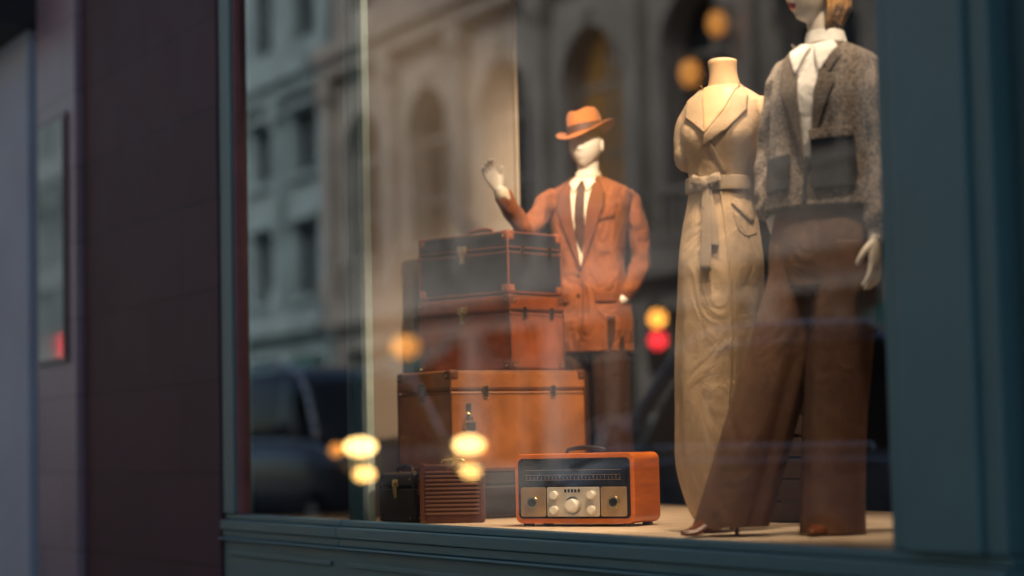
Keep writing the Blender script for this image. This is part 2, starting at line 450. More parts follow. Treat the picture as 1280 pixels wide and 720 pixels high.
suitcase('leather_suitcase',.55,.35,.322,(-8.0,.60,F+.622),20.8,LE_MID,LE_MID,LE_EDGE,lidh=.22,handle=False,front_latch=1)
suitcase('leather_suitcase',.53,.35,.272,(-8.01,.60,F+.947),20.8,LE_TOP,LE_TOP,LE_TOPR,lidh=.3,front_latch=1)
suitcase('small_black_suitcase',.34,.12,.20,(-7.81,.05,F),0,LE_BLACK,LE_BLACK,LE_BLACK,front_latch=1)

rb=empty('ribbed_vintage_case',(-7.61,.265,F),60)
box('body',-.25,0,0,.11,0,.235,RIB,rb,bevel=.01,seg=3)
b=MB()
for i in range(11):
    z=.035+i*.0165
    b.box(-.232,-.018,-.006,-.001,z,z+.008)
b.obj('ribs',mat('rib_edge',(.17,.08,.06),.45),rb,bevel=.0015)
box('strap_l',-.255,-.236,-.008,.112,.001,.238,LE_EDGE,rb,bevel=.003)
tube('handle',[(-.17,.055,.236),(-.16,.055,.252),(-.09,.055,.252),(-.08,.055,.236)],[.005]*4,BRASS,rb,N=8)
lk=empty('brass_padlock',(-7.965,.37,F+.42),95.8)
box('hasp',-.030,.030,-.010,-.004,.03,.075,BRASS,lk,bevel=.002)
box('hasp_tongue',-.014,.014,-.016,-.0105,-.01,.065,BRASS,lk,bevel=.002)
box('lock_body',-.026,.026,-.030,-.012,-.06,-.012,BRASS,lk,bevel=.004)
tube('shackle',[(-.015,-.020,-.012),(-.015,-.020,.012),(0,-.020,.022),(.015,-.020,.012),(.015,-.020,-.012)],[.0035]*5,BRASS,lk,N=8)

ra=empty('vintage_radio',(-6.694,.423,F),32.8)
Lr,Wr,Hr=.50,.21,.258
def rounded_slab(name,x0,x1,z0,z1,y0,y1,r,m,parent,n=8):
    pts=[]
    for cx,cz,a0 in ((x1-r,z1-r,0),(x0+r,z1-r,90),(x0+r,z0+r,180),(x1-r,z0+r,270)):
        for i in range(n+1):
            a=rad(a0+90*i/n); pts.append((cx+r*math.cos(a),cz+r*math.sin(a)))
    v=[(x,y0,z) for x,z in pts]+[(x,y1,z) for x,z in pts]; N=len(pts)
    f=[tuple(range(N)),tuple(range(2*N-1,N-1,-1))]+[(i,i+N,(i+1)%N+N,(i+1)%N) for i in range(N)]
    o=mesh_obj(name,v,f,m,parent); fix_normals(o)
    bv=o.modifiers.new('b','BEVEL'); bv.width=min(.003,abs(y1-y0)*.3); bv.segments=2; bv.limit_method='ANGLE'; bv.angle_limit=rad(50)
    return o
rounded_slab('cabinet',-Lr,0,.012,.012+Hr,0,Wr,.028,RADIO,ra)
rounded_slab('front_bezel',-Lr+.016,-.016,.030,Hr-.006,-.004,-.001,.018,RBLACK,ra)
rounded_slab('dial_glass',-Lr+.030,-.030,.155,Hr-.018,-.008,-.0045,.012,RBLACK,ra)
b=MB()
for i in range(3): b.box(-Lr+.05,-.05,-.0100,-.0085,.172+i*.018,.1735+i*.018)
for i in range(26):
    x=-Lr+.055+i*.0156; b.box(x,x+.0015,-.0100,-.0085,.176,.184 if i%3 else .19)
b.obj('dial_scale',RPANEL,ra)
rounded_slab('panel_left',-Lr+.028,-Lr+.135,.038,.146,-.009,-.0045,.008,RPANEL,ra)
rounded_slab('panel_right',-.135,-.028,.038,.146,-.009,-.0045,.008,RPANEL,ra)
rounded_slab('panel_center',-Lr+.140,-.140,.038,.146,-.009,-.0045,.006,RPALE,ra)
def knob(nm,x,z,r,m,d=.02):
    cyl(nm,(x,-.009,z),(x,-.009-d,z),r,m,ra,N=28,r2=r*.88)
    cyl(nm+'_cap',(x,-.0092-d,z),(x,-.0112-d,z),r*.7,m,ra,N=24)
knob('tuning_knob',-.25,.078,.026,WHITEP,.024)
cyl('tuning_ring',(-.25,-.0092,.078),(-.25,-.012,.078),.034,STEEL,ra,N=32)
for x in (-.328,-.172):
    knob('button',x,.116,.017,WHITEP,.014); knob('button',x,.062,.017,WHITEP,.014)
for x in (-.42,-.08):
    cyl('jack_ring',(x,-.0092,.09),(x,-.016,.09),.024,BRASS,ra,N=28)
    cyl('jack',(x,-.0162,.09),(x,-.021,.09),.015,RBLACK,ra,N=20)
b=MB()
for i in range(5): b.box(-.285+i*.014,-.277+i*.014,-.0105,-.0093,.127,.138)
b.obj('badge',RBLACK,ra)
b=MB()
for x in (-.46,-.04):
    for y in (.03,.18): b.box(x-.015,x+.015,y-.015,y+.015,0,.0115)
b.obj('feet',RBLACK,ra)
tube('carry_handle',[(-.33,.10,.271),(-.32,.10,.284),(-.25,.10,.290),(-.18,.10,.284),(-.17,.10,.271)],[.006,.007,.009,.007,.006],LE_BLACK,ra,N=10)

box('display_plinth',-5.10,-4.72,.42,.80,F+.001,F+.49,mat('plinth_cream',(.62,.50,.36),.6),bevel=.006)
sh=empty('display_shelf',(-6.9,2.6,F-.35))
b=MB()
for z in (0.02,.5,1.0,1.5,2.0): b.box(-.9,1.6,0,.38,z,z+.03)
for x in (-.93,.33,1.6): b.box(x,x+.03,0,.38,0,2.4)
b.obj('frame',mat('shelf_wood',(.03,.022,.02),.5),sh,bevel=.003)
for i in range(14):
    x=-.85+i*.17; z=(.05,.53,1.03,1.53)[i%4]; h=random.uniform(.12,.34)
    box('stacked_box',x,x+random.uniform(.09,.15),.05,.3,z+.001,z+h,(LE_EDGE,LE_BLACK,ROOM,LE_MID)[random.randrange(4)],sh,bevel=.006)
cr8=empty('wooden_crate',(-6.62,1.05,F),20)
b=MB()
for i in range(6):
    z=.002+i*.08; b.box(-.16,.16,-.13,-.115,z,z+.07); b.box(-.16,.16,.115,.13,z,z+.07)
    b.box(-.16,-.145,-.114,.114,z,z+.07); b.box(.145,.16,-.114,.114,z,z+.07)
for x in (-.144,.125):
    for y in (-.114,.095): b.box(x,x+.019,y,y+.019,.001,.475)
b.obj('slats',mat('crate_wood',(.045,.025,.018),.6),cr8,bevel=.003)
tw=empty('lattice_tower_ornament',(-5.28,.70,F),10)
g=[]
for sx in (-1,1):
    for sy in (-1,1):
        g.append(tube_geo([(sx*.055,sy*.055,0.001),(sx*.028,sy*.028,.09),(sx*.012,sy*.012,.18),(0,0,.30)],[.004,.0035,.003,.002],N=6,m=4))
for z,r in ((.05,.041),(.09,.029),(.14,.020),(.18,.014)):
    c=[(-r,-r,z),(r,-r,z),(r,r,z),(-r,r,z)]
    for i in range(4): g.append(tube_geo([c[i],c[(i+1)%4]],[.003,.003],N=6,m=1))
vv,ff=merge_geo(g); mesh_obj('lattice',vv,ff,LE_BLACK,tw)

# ------------------------------------------------------------------ mannequins
def turner(delta):
    c,s=math.cos(rad(delta)),math.sin(rad(delta))
    return lambda vx,dep,z:(c*vx-s*dep, s*vx+c*dep, z)

def hand(name,parent,wrist,direction,thumb,curl=.35,mirror=1,m=SKINW,scale=1.0,spread=1.0):
    g=[]
    g.append(tube_geo([(0,0,-.03),(0,0,.0),(.0,0,.03),(.002,0,.065),(.0,0,.092)],[(.024,.019),(.025,.017),(.033,.016),(.039,.014),(.037,.011)],N=20,m=4,xref=(1,0,0)))
    for x,l,sp in ((-.029,.060,-.10),(-.010,.074,-.03),(.010,.079,.03),(.029,.070,.10)):
        p=Vector((x,0,.088)); pts=[tuple(p-Vector((0,0,.02))),tuple(p)]; a=curl*.4
        for k,fr_ in enumerate((.45,.32,.23)):
            d=Vector((math.sin(sp*spread),-math.sin(a),math.cos(a)))
            p=p+d*l*fr_; pts.append(tuple(p)); a+=curl
        g.append(tube_geo(pts,[.0095,.0095,.0088,.0080,.0066],N=12,m=3))
    g.append(tube_geo([(.018,-.004,.02),(.040,-.012,.042),(.052,-.022,.066),(.056,-.032,.088)],[.014,.0125,.0105,.008],N=12,m=4))
    v,f=merge_geo(g)
    z=Vector(direction).normalized(); x=Vector(thumb); x=(x-z*x.dot(z)).normalized(); y=z.cross(x)
    M=Matrix((x,y,z)).transposed()
    v=[Vector(wrist)+M@(Vector((p[0],p[1]*mirror,p[2]))*scale) for p in v]
    o=mesh_obj(name,v,f,m,parent,True)
    fix_normals(o)
    r=o.modifiers.new('r','REMESH'); r.mode='VOXEL'; r.voxel_size=.0035; r.use_smooth_shade=True
    sm=o.modifiers.new('s','SMOOTH'); sm.iterations=3; sm.factor=.5
    return o

def head(name,parent,loc,rz,feat=1.0,m=SKINW,paint=True,sc=1.0):
    NL,NO=80,96; v=[];f=[];mi=[]
    R=Matrix.Rotation(rad(rz),3,'Z')
    ex=lambda t:math.exp(-t*t)
    raw=[]
    for i in range(NL+1):
        th=math.pi*i/NL
        for j in range(NO):
            ph=2*math.pi*j/NO
            x=math.sin(th)*math.sin(ph); y=-math.sin(th)*math.cos(ph); z=math.cos(th)
            X,Y,Z=.077*x,.098*y,.118*z
            if z<0:
                k=-z; X*=1-.30*k*k
                Y*= (1-.06*k) if y<0 else (1-.42*k)
                if y>0: Z*=1-.12*k
            if y<0:
                Y*=.95; w=min(1,-y*2)
                q=0
                if -.034<Z<.03: q-=.024*ex(X/.0095)*((.03-Z)/.064)**1.1
                elif -.046<Z<=-.034: q-=.024*ex(X/.0095)*(Z+.046)/.012
                q-=.006*ex(X/.014)*ex((Z+.032)/.010)
                q-=.005*ex((Z-.024)/.010)*ex(X/.045)
                q+=.009*ex((abs(X)-.031)/.015)*ex((Z-.006)/.012)
                q-=.004*ex((abs(X)-.031)/.009)*ex((Z-.004)/.007)
                q-=.007*ex(X/.019)*ex((Z+.056)/.0055)
                q-=.008*ex(X/.017)*ex((Z+.068)/.0055)
                q+=.003*ex(X/.02)*ex((Z+.062)/.002)
                q+=.004*ex(X/.02)*ex((Z+.081)/.007)
                q-=.010*ex(X/.022)*ex((Z+.102)/.014)
                Y+=q*w*feat
            raw.append((X,Y,Z)); v.append(Vector(loc)+R@(Vector((X,Y,Z))*sc))
    for i in range(NL):
        for j in range(NO):
            a=i*NO+j;b_=i*NO+(j+1)%NO;c=(i+1)*NO+(j+1)%NO;d=(i+1)*NO+j
            f.append((a,d,c,b_))
            X,Y,Z=raw[a]; k=0
            if paint and Y<0:
                if (X/.023)**2+((Z+.062)/.0115)**2<1: k=1
                if ((abs(X)-.031)/.014)**2+((Z-.003)/.0045)**2<1: k=2
                if ((abs(X)-.033)/.018)**2+((Z-.026-.003*math.cos((abs(X)-.033)*80))/.0028)**2<1: k=2
            mi.append(k)
    o=mesh_obj(name,v,f,[m,LIPS,EYES],parent,True,mi)
    for s in (-1,1):
        ellipsoid('ear',Vector(loc)+R@Vector((s*.075,.012,-.012)),(.008,.018,.03),m,parent,rot=R@Matrix.Rotation(rad(15*s),3,'Z'))
    return o

def heel_shoe(name,parent,ax,ay,rz,m=SHOE):
    """foot pointing to -y, ankle above heel"""
    R=Matrix.Rotation(rad(rz),3,'Z')
    T=lambda p: tuple(Vector((ax,ay,0))+R@Vector(p))
    tube(name,[T((0,.03,.085)),T((0,-.02,.075)),T((0,-.08,.045)),T((0,-.14,.020)),T((0,-.185,.014))],[(.026,.030),(.030,.028),(.034,.022),(.034,.015),(.014,.008)],m,parent,N=20,xref=tuple(R@Vector((1,0,0))))
    tube(name+'_heel',[T((0,.035,.08)),T((0,.038,.04)),T((0,.036,.003))],[.017,.009,.007],m,parent,N=12,round_ends=False)

# --- A: mannequin in tweed jacket
A=empty('mannequin_in_tweed_jacket',(-5.548,.466,F),27.8)
jk=[(1.035,-.005,0,.182,.128),(1.10,0,0,.176,.124),(1.20,.008,0,.168,.118),(1.30,.018,0,.172,.122),(1.39,.028,-.005,.178,.125),(1.46,.034,0,.178,.112),(1.51,.036,0,.162,.095),(1.54,.036,.002,.118,.08),(1.565,.036,.004,.066,.062)]
jf=lambda th,z:.018*math.sin(3*th+8*z)+.020*math.sin(7*th-9*z)*max(0,(1.4-z)*2)
gj=loft_geo(jk,fold=jf); mesh_obj('jacket',*gj,TWEED,A,True)
bj=bvh_of([gj])
patch('shirt_front',[(-.035,1.555),(.095,1.555),(.055,1.42),(.030,1.18),(.006,1.18),(-.005,1.40)],bj,.003,SHIRT,A)
patch('lapel_a',[(-.045,1.56),(-.010,1.50),(-.002,1.40),(.008,1.17),(-.030,1.30),(-.075,1.42),(-.050,1.44),(-.075,1.50)],bj,.010,TWEEDL,A,.006)
patch('lapel_b',[(.110,1.56),(.080,1.48),(.060,1.40),(.028,1.17),(.070,1.30),(.125,1.42),(.098,1.44),(.130,1.50)],bj,.010,TWEEDL,A,.006)
patch('front_edge',[(.010,1.19),(.026,1.19),(.016,1.10),(.012,1.04),(-.002,1.04)],bj,.004,POCK,A,.003)
patch('pocket_b',[(.035,1.265),(.160,1.27),(.163,1.11),(.155,1.085),(.045,1.08),(.034,1.10)],bj,.009,POCK,A,.008)
patch('pocket_flap',[(.032,1.272),(.163,1.277),(.160,1.245),(.035,1.24)],bj,.016,TWEED,A,.006)
patch('pocket_a',[(-.145,1.20),(-.045,1.205),(-.045,1.09),(-.145,1.085)],bj,.008,POCK,A,.008)
patch('collar_wing_a',[(.030,1.548),(-.022,1.560),(-.052,1.535),(-.012,1.452)],bj,.016,SHIRT,A,.004)
patch('collar_wing_b',[(.038,1.548),(.092,1.560),(.118,1.535),(.072,1.452)],bj,.016,SHIRT,A,.004)
loft('shirt_collar',[(1.535,.034,.002,.074,.070),(1.57,.034,.004,.066,.062),(1.605,.030,.010,.058,.057)],SHIRT,A,caps=(True,False))
tube('neck',[(.032,.01,1.53),(.028,.005,1.60),(.020,-.002,1.68)],[.054,.050,.052],SKINW,A,N=24)
HZ=-38
head('head',A,(.008,-.028,1.746),HZ)
v,f=[],[]
NL,NO=56,96
hc=Vector((.016,-.010,1.758)); HR=Matrix.Rotation(rad(HZ),3,'Z')
idx={}
for i in range(NL+1):
    th=math.pi*.70*i/NL
    for j in range(NO):
        ph=2*math.pi*j/NO
        sr=math.sin(th) if th<math.pi/2 else 1.0-.10*(th-math.pi/2)-.9*max(0,th-math.pi*.62)
        x=sr*math.sin(ph); y=-sr*math.cos(ph); z=math.cos(th)
        k=1+.018*math.sin(ph*23+th*3)+.012*math.sin(ph*41)
        zz=.125*z if z>0 else .23*z*(1+.06*math.sin(ph*9))
        p=Vector((.096*x*k,.114*y*k,zz))
        idx[(i,j)]=len(v); v.append(hc+HR@p)
for i in range(NL):
    for j in range(NO):
        th=math.pi*.70*(i+.5)/NL; ph=2*math.pi*(j+.5)/NO
        z=math.cos(th); y=-math.cos(ph)
        if z<.50 and y<-.05-.5*max(0,z): continue
        f.append((idx[(i,j)],idx[(i+1,j)],idx[(i+1,(j+1)%NO)],idx[(i,(j+1)%NO)]))
o=mesh_obj('hair',v,f,HAIR,A,True); s=o.modifiers.new('s','SOLIDIFY'); s.thickness=.014; s.offset=-1
sf=lambda th,t:.08*math.sin(2*th+t*22)*math.sin(t*9)+.05*math.sin(3*th-t*31)
tube('sleeve_b',[(.160,.0,1.475),(.196,.008,1.38),(.216,.02,1.22),(.213,-.005,1.08),(.210,-.025,.985)],[(.056,.064),(.057,.064),(.052,.058),(.048,.052),(.049,.053)],TWEED,A,N=36,m=9,fold=sf,round_ends=True)
tube('sleeve_a',[(-.100,.0,1.475),(-.142,.008,1.38),(-.174,.015,1.22),(-.178,-.01,1.12),(-.168,-.03,1.05)],[(.056,.064),(.057,.064),(.053,.058),(.048,.052),(.048,.051)],TWEED,A,N=36,m=9,fold=sf)
tube('forearm_b',[(.210,-.020,1.06),(.208,-.030,.97),(.206,-.038,.925)],[.036,.029,.025],SKINW,A,N=20)
hand('hand_b',A,(.206,-.040,.925),(-.02,-.10,-1),(0,-1,0),curl=.28,mirror=-1)
tube('forearm_a',[(-.168,-.03,1.07),(-.135,-.035,.96)],[.030,.025],SKINW,A,N=20)
hand('hand_a',A,(-.130,-.035,.95),(.35,.05,-1),(0,-1,0),curl=.3,mirror=1,scale=.9)
def tf(ph,amp):
    def g_(th,z):
        u=th+.35*math.sin(1.7*th+ph)+.25*z
        return amp*(1.15-z)*(math.sin(5*u+ph+1.2*z)+.35*math.sin(9*u-ph+2*z)+.5*math.sin(3*u+3*z))+.014*math.sin(4*th+z*20+ph)*math.exp(-((z-.75)/.25)**2)
    return g_
loft('trouser_hips',[(.78,-.01,.0,.165,.118),(.86,-.008,0,.170,.122),(.95,-.004,0,.165,.118),(1.05,0,0,.142,.1),(1.10,0,0,.135,.095)],TROU,A,fold=lambda th,z:.02*math.sin(8*th+3*z)*(1.1-z)*3,N=96)
loft('trouser_leg_b',[(.006,-.002,.02,.096,.112),(.10,.004,.018,.095,.108),(.35,.024,.01,.097,.104),(.60,.052,.0,.102,.106),(.80,.075,0,.094,.112),(.92,.075,0,.086,.105)],TROU,A,fold=tf(.6,.065),N=140,m=10,caps=(False,True))
loft('trouser_leg_a',[(.03,-.300,-.105,.118,.125),(.12,-.270,-.095,.118,.122),(.35,-.205,-.065,.116,.116),(.60,-.135,-.03,.112,.112),(.80,-.085,-.005,.094,.112),(.92,-.075,0,.086,.105)],TROU,A,fold=tf(2.1,.065),N=140,m=10,caps=(False,True))
heel_shoe('shoe_b',A,.002,.04,0); heel_shoe('shoe_a',A,-.315,-.10,-20)

# --- B: dress form
B=empty('mannequin_in_beige_dress',(-6.07,.43,F),42.8)
dk=[(.045,-.045,.0,.078,.07),(.10,-.048,0,.098,.085),(.22,-.048,0,.126,.105),(.36,-.040,0,.138,.115),(.52,-.033,0,.143,.120),(.72,-.022,0,.146,.122),(.90,-.010,0,.145,.122),(1.02,-.006,0,.132,.108),(1.11,-.004,0,.116,.094),(1.17,-.002,0,.108,.088),(1.24,.004,0,.120,.096),(1.33,.010,-.008,.142,.120),(1.40,.018,-.002,.150,.106),(1.45,.022,.0,.140,.086),(1.485,.020,.004,.100,.070),(1.51,.018,.006,.062,.058)]
def df(th,z):
    s=0
    if z<1.17: s+=.034*(1.17-z)*(math.sin(6*th+2.2*z+.5*math.sin(2*th))+.6*math.sin(11*th-1.5*z+1)+.5*math.sin(4*th+3*z))
    s+=.030*math.exp(-((z-1.17)/.06)**2)*math.sin(15*th+2*math.sin(3*th))*.9
    if z>1.17: s+=.024*math.sin(5*th+14*z)*math.exp(-((z-1.27)/.07)**2)
    s+=.010*math.sin(3*th+z*17)
    return s
gd=loft_geo(dk,fold=df,N=140,m=10,caps=(False,True)); mesh_obj('dress',*gd,DRESS,B,True)
bd=bvh_of([gd])
tube('neck',[(.018,.008,1.49),(.016,.006,1.55),(.014,.006,1.597)],[(.062,.058),(.048,.048),(.050,.050)],SKINT,B,N=28,round_ends=False)
ellipsoid('neck_cap',(.014,.006,1.598),(.050,.050,.012),mat('cap_wood',(.62,.45,.28),.4),B)
patch('neckline_skin',[(-.045,1.505),(.080,1.505),(.045,1.42),(-.020,1.335)],bd,.002,SKINT,B,.003)
patch('lapel_a',[(-.045,1.51),(-.035,1.43),(-.018,1.33),(-.060,1.37),(-.100,1.40),(-.085,1.425),(-.098,1.46)],bd,.009,DRESS2,B,.005)
patch('lapel_b',[(.085,1.51),(.062,1.43),(-.018,1.33),(-.028,1.29),(.060,1.345),(.118,1.41),(.095,1.43),(.118,1.465)],bd,.012,DRESS2,B,.005)
patch('wrap_edge',[(-.022,1.325),(-.010,1.325),(.042,1.21),(.034,1.20)],bd,.006,DRESS2,B,.004)
for s,x0,w in ((1,.138,1.0),(-1,-.085,.55)):
    tube('cap_sleeve',[(x0,.0,1.43),(x0+s*.035*w,.0,1.38),(x0+s*.048*w,.0,1.33),(x0+s*.05*w,.0,1.28)],[(.040,.058),(.047,.064),(.048,.064),(.047,.062)],DRESS,B,N=28,fold=lambda th,t:.04*math.sin(4*th+t*6))
    tube('sleeve_cuff',[(x0+s*.049*w,.0,1.295),(x0+s*.050*w,.0,1.272)],[(.050,.066),(.050,.066)],DRESS2,B,N=28,m=2,round_ends=True)
loft('belt',[(1.145,-.002,0,.118,.096),(1.15,-.002,0,.121,.099),(1.19,-.002,0,.120,.098),(1.195,-.002,0,.117,.095)],BELT,B,fold=lambda th,z:.008*math.sin(6*th),N=80,m=3)
gb=loft_geo([(1.145,-.002,0,.118,.096),(1.195,-.002,0,.120,.098)],m=2)
bb=bvh_of([gd,gb])
ellipsoid('belt_knot',(-.030,-.104,1.17),(.020,.016,.024),BELT,B)
patch('belt_loop_a',[(-.03,1.185),(-.075,1.20),(-.085,1.175),(-.03,1.155)],bb,.016,BELT,B,.008)
patch('belt_loop_b',[(-.03,1.185),(.020,1.205),(.030,1.175),(-.03,1.16)],bb,.016,BELT,B,.008)
patch('belt_tail',[(-.040,1.165),(-.018,1.165),(-.006,1.0),(-.008,.87),(-.046,.875),(-.042,1.0)],bd,.018,BELT,B,.005)
patch('belt_tail_b',[(-.030,1.165),(-.012,1.165),(.016,1.02),(.018,.95),(-.010,.955),(-.012,1.03)],bd,.012,BELT,B,.004)
patch('pocket_welt',[(.055,1.10),(.060,1.108),(.118,1.045),(.112,1.035)],bd,.004,DRESS2,B,.006)
def surf_line(nm,pts,r,bv,m,parent,off=.001):
    R=dense([list(p) for p in pts],8); P=[]
    for x,z in R:
        h=bv.ray_cast(Vector((x,-3,z)),Vector((0,1,0)))
        if h[0]: P.append((x,h[0].y-off,z))
    if len(P)>2: tube(nm,P,[r]*len(P),m,parent,N=8,m=1)
surf_line('wrap_skirt_edge',[(.02,1.14),(.045,.95),(.050,.70),(.030,.42),(-.01,.20),(-.045,.07)],.0045,bd,DRESS,B)
surf_line('pocket_stitch',[(.06,1.09),(.075,1.02),(.100,.99),(.125,1.0)],.002,bd,DRESS2,B)
for s in (-1,1):
    tube('leg',[(-.04+s*.030,.01,.30),(-.04+s*.028,.01,.16),(-.04+s*.026,.015,.075)],[.036,.030,.022],SKINW,B,N=18)
    heel_shoe('shoe',B,-.04+s*.028,.005,-6*s)

# --- C: suit
V=turner(22)
C=empty('mannequin_in_brown_suit',(-8.50,1.276,F),40.8)
sk=[(.72,0,.01,.190,.138),(.85,0,.008,.190,.136),(1.02,0,0,.176,.126),(1.14,0,0,.162,.118),(1.24,0,-.002,.172,.122),(1.34,0,-.004,.188,.124),(1.42,0,0,.198,.112),(1.468,0,.004,.190,.094),(1.500,0,.008,.135,.080),(1.53,0,.01,.072,.066)]
gk=loft_geo(sk,fold=lambda th,z:.016*math.sin(4*th+9*z)+.018*math.sin(9*th-6*z)*max(0,1.2-z)*2+.016*math.sin(5*th+26*z)*math.exp(-((z-1.15)/.12)**2),N=90,m=8); mesh_obj('jacket',*gk,SUIT,C,True)
bk=bvh_of([gk])
patch('shirt_front',[(-.055,1.525),(.055,1.525),(.045,1.36),(.0,1.10),(-.045,1.36)],bk,.003,SHIRTC,C)
patch('tie',[(-.018,1.50),(.018,1.50),(.012,1.465),(.026,1.25),(.004,1.17),(-.022,1.25),(-.012,1.465)],bk,.009,TIE,C,.006)
patch('lapel_a',[(-.062,1.53),(-.042,1.40),(-.002,1.09),(-.070,1.26),(-.114,1.385),(-.084,1.40),(-.112,1.45)],bk,.012,LAPEL,C,.006)
patch('lapel_b',[(.062,1.53),(.042,1.40),(.002,1.09),(.070,1.26),(.114,1.385),(.084,1.40),(.112,1.45)],bk,.012,LAPEL,C,.006)
surf_line('front_edge',[(.0,1.10),(.008,1.02),(.004,.86),(-.02,.74)],.004,bk,LAPEL,C)
patch('breast_pocket',[(.09,1.335),(.155,1.35),(.155,1.33),(.09,1.315)],bk,.004,LAPEL,C,.005)
patch('pocket_flap_a',[(-.150,.99),(-.065,.99),(-.065,.945),(-.150,.945)],bk,.005,LAPEL,C,.006)
patch('pocket_flap_b',[(.150,.99),(.065,.99),(.065,.945),(.150,.945)],bk,.005,LAPEL,C,.006)
for z in (1.07,.98):
    h=bk.ray_cast(Vector((-.01,-3,z)),Vector((0,1,0)))
    ellipsoid('button',(-.012,h[0].y-.004,z),(.008,.004,.008),TIE,C,12,8)
loft('shirt_collar',[(1.50,0,.006,.066,.066),(1.53,0,.004,.060,.058),(1.555,0,.004,.056,.056)],SHIRTC,C,caps=(True,False))
patch('collar_wing_a',[(-.004,1.510),(-.040,1.525),(-.064,1.500),(-.032,1.450)],bk,.014,SHIRTC,C,.004)
patch('collar_wing_b',[(.004,1.510),(.040,1.525),(.064,1.500),(.032,1.450)],bk,.014,SHIRTC,C,.004)
ellipsoid('tie_knot',(0,-.078,1.492),(.018,.014,.018),TIE,C,16,10)
tube('neck',[(0,.012,1.48),(0,.005,1.56),(0,-.002,1.62)],[.054,.050,.052],SKINW,C,N=24)
head('head',C,(0,-.020,1.684),0,feat=.3,paint=False)
s_=lambda th,t:.10*math.sin(2*th+t*20)*math.sin(t*8)+.06*math.sin(3*th-t*29)
tube('sleeve_b',[V(.176,0,1.430),V(.216,.01,1.33),V(.236,.03,1.16),V(.204,-.03,1.06),V(.155,-.085,.985)],[(.048,.058),(.050,.056),(.045,.050),(.042,.046),(.039,.042)],SUIT,C,N=36,m=9,fold=s_)
tube('wrist_b',[V(.172,-.075,1.0),V(.135,-.100,.955)],[.028,.026],SKINW,C,N=16)
hand('hand_b',C,V(.150,-.072,.968),V(-.50,.34,-.9),V(-.6,-.5,.3),curl=.25,mirror=1,scale=.88)
tube('sleeve_a',[V(-.176,0,1.430),V(-.228,-.07,1.355),V(-.290,-.19,1.275),V(-.335,-.265,1.320),V(-.390,-.335,1.405)],[(.048,.056),(.049,.054),(.046,.048),(.042,.044),(.039,.041)],SUIT,C,N=36,m=9,fold=s_)
tube('shirt_cuff',[V(-.387,-.332,1.402),V(-.401,-.347,1.424)],[.035,.034],SHIRTC,C,N=24,m=2)
tube('forearm_a',[V(-.378,-.325,1.385),V(-.408,-.355,1.435)],[.030,.026],SKINW,C,N=18)
hand('hand_a',C,V(-.408,-.355,1.435),V(-.085,-.04,.15),V(.8,.5,.3),curl=.45,mirror=1,scale=.95,spread=.3)
tr_=lambda th,z:.018*math.sin(5*th+z*6)+.014*math.sin(9*th-z*9)
for s in (-1,1):
    loft('trouser_leg',[(.03,s*.100,.0,.094,.108),(.25,s*.095,0,.088,.100),(.50,s*.088,0,.090,.100),(.72,s*.080,0,.098,.112),(.88,s*.075,0,.098,.112)],SUIT_T,C,fold=tr_,N=64,caps=(False,True))
    tube('shoe',[(s*.105,.06,.045),(s*.105,0,.05),(s*.108,-.08,.036),(s*.112,-.16,.026)],[(.036,.04),(.040,.045),(.044,.033),(.032,.022)],SHOE,C,N=20,xref=(1,0,0))
HT=empty('hat',(0,-.012,1.735),0,C); HT.rotation_euler=(rad(6),rad(-9),rad(-8))
hv,hf=[],[]
prof=[(0.155,-.004),(.153,.002),(.135,.000),(.112,-.004),(.096,-.002),(.0905,.006),(.089,.045),(.085,.080),(.076,.104),(.058,.116),(.030,.112),(.004,.104)]
N=72
for k,(r,z) in enumerate(prof):
    for j in range(N):
        th=2*math.pi*j/N; x=r*math.cos(th)*.86; y=r*math.sin(th)*1.04
        zz=z
        if k<4: zz+= (r-.09)*(.55*abs(math.cos(th))**2-.35*max(0,-math.sin(th)))
        if z>.06:
            pin=math.exp(-((th-1.5*math.pi-.55)/.35)**2)+math.exp(-((th-1.5*math.pi+.55)/.35)**2)
            x*=1-.14*pin; y*=1-.10*pin
            zz-=.018*math.exp(-(x/.022)**2)*(1 if k>8 else .3)
        hv.append((x,y,zz))
for k in range(len(prof)-1):
    for j in range(N): hf.append((k*N+j,k*N+(j+1)%N,(k+1)*N+(j+1)%N,(k+1)*N+j))
hf.append(tuple((len(prof)-1)*N+i for i in range(N)))
o=mesh_obj('felt',hv,hf,HATM,HT,True); s=o.modifiers.new('s','SOLIDIFY'); s.thickness=.004; s.offset=0
sb=o.modifiers.new('sb','SUBSURF'); sb.levels=1; sb.render_levels=1
loft('band',[(.006,0,0,.0835,.1005),(.020,0,0,.0830,.1000),(.040,0,0,.0825,.0995)],HATB,HT,ex=2,caps=(False,False))

# ------------------------------------------------------------------ track lights
WARM=(1,.75,.49)
def spot(name,pos,tgt,e,ang,blend=.8,c=WARM,r=.09):
    p=empty(name,pos)
    d=(Vector(tgt)-Vector(pos)).normalized()
    cyl('can',tuple(-d*.10),tuple(d*.03),.045,DARK,p,N=20)
    cyl('stem',(0,0,0),(0,0,3.62-pos[2]),.010,DARK,p,N=10)
    L=bpy.data.lights.new('bulb','SPOT'); L.energy=e; L.spot_size=rad(ang); L.spot_blend=blend; L.color=c; L.shadow_soft_size=r
    lo=bpy.data.objects.new('bulb',L); COL.objects.link(lo); lo.parent=p; lo.location=d*.13
    lo.rotation_euler=(-d).to_track_quat('Z','Y').to_euler()
spot('fill_light',(-5.55,.14,3.45),(-6.07,.42,1.75),215,54)
spot('fill_light',(-7.10,.50,3.45),(-8.50,1.25,2.15),400,34)
spot('fill_light',(-6.65,.95,3.45),(-7.98,.80,1.35),480,50,c=(1,.70,.42))
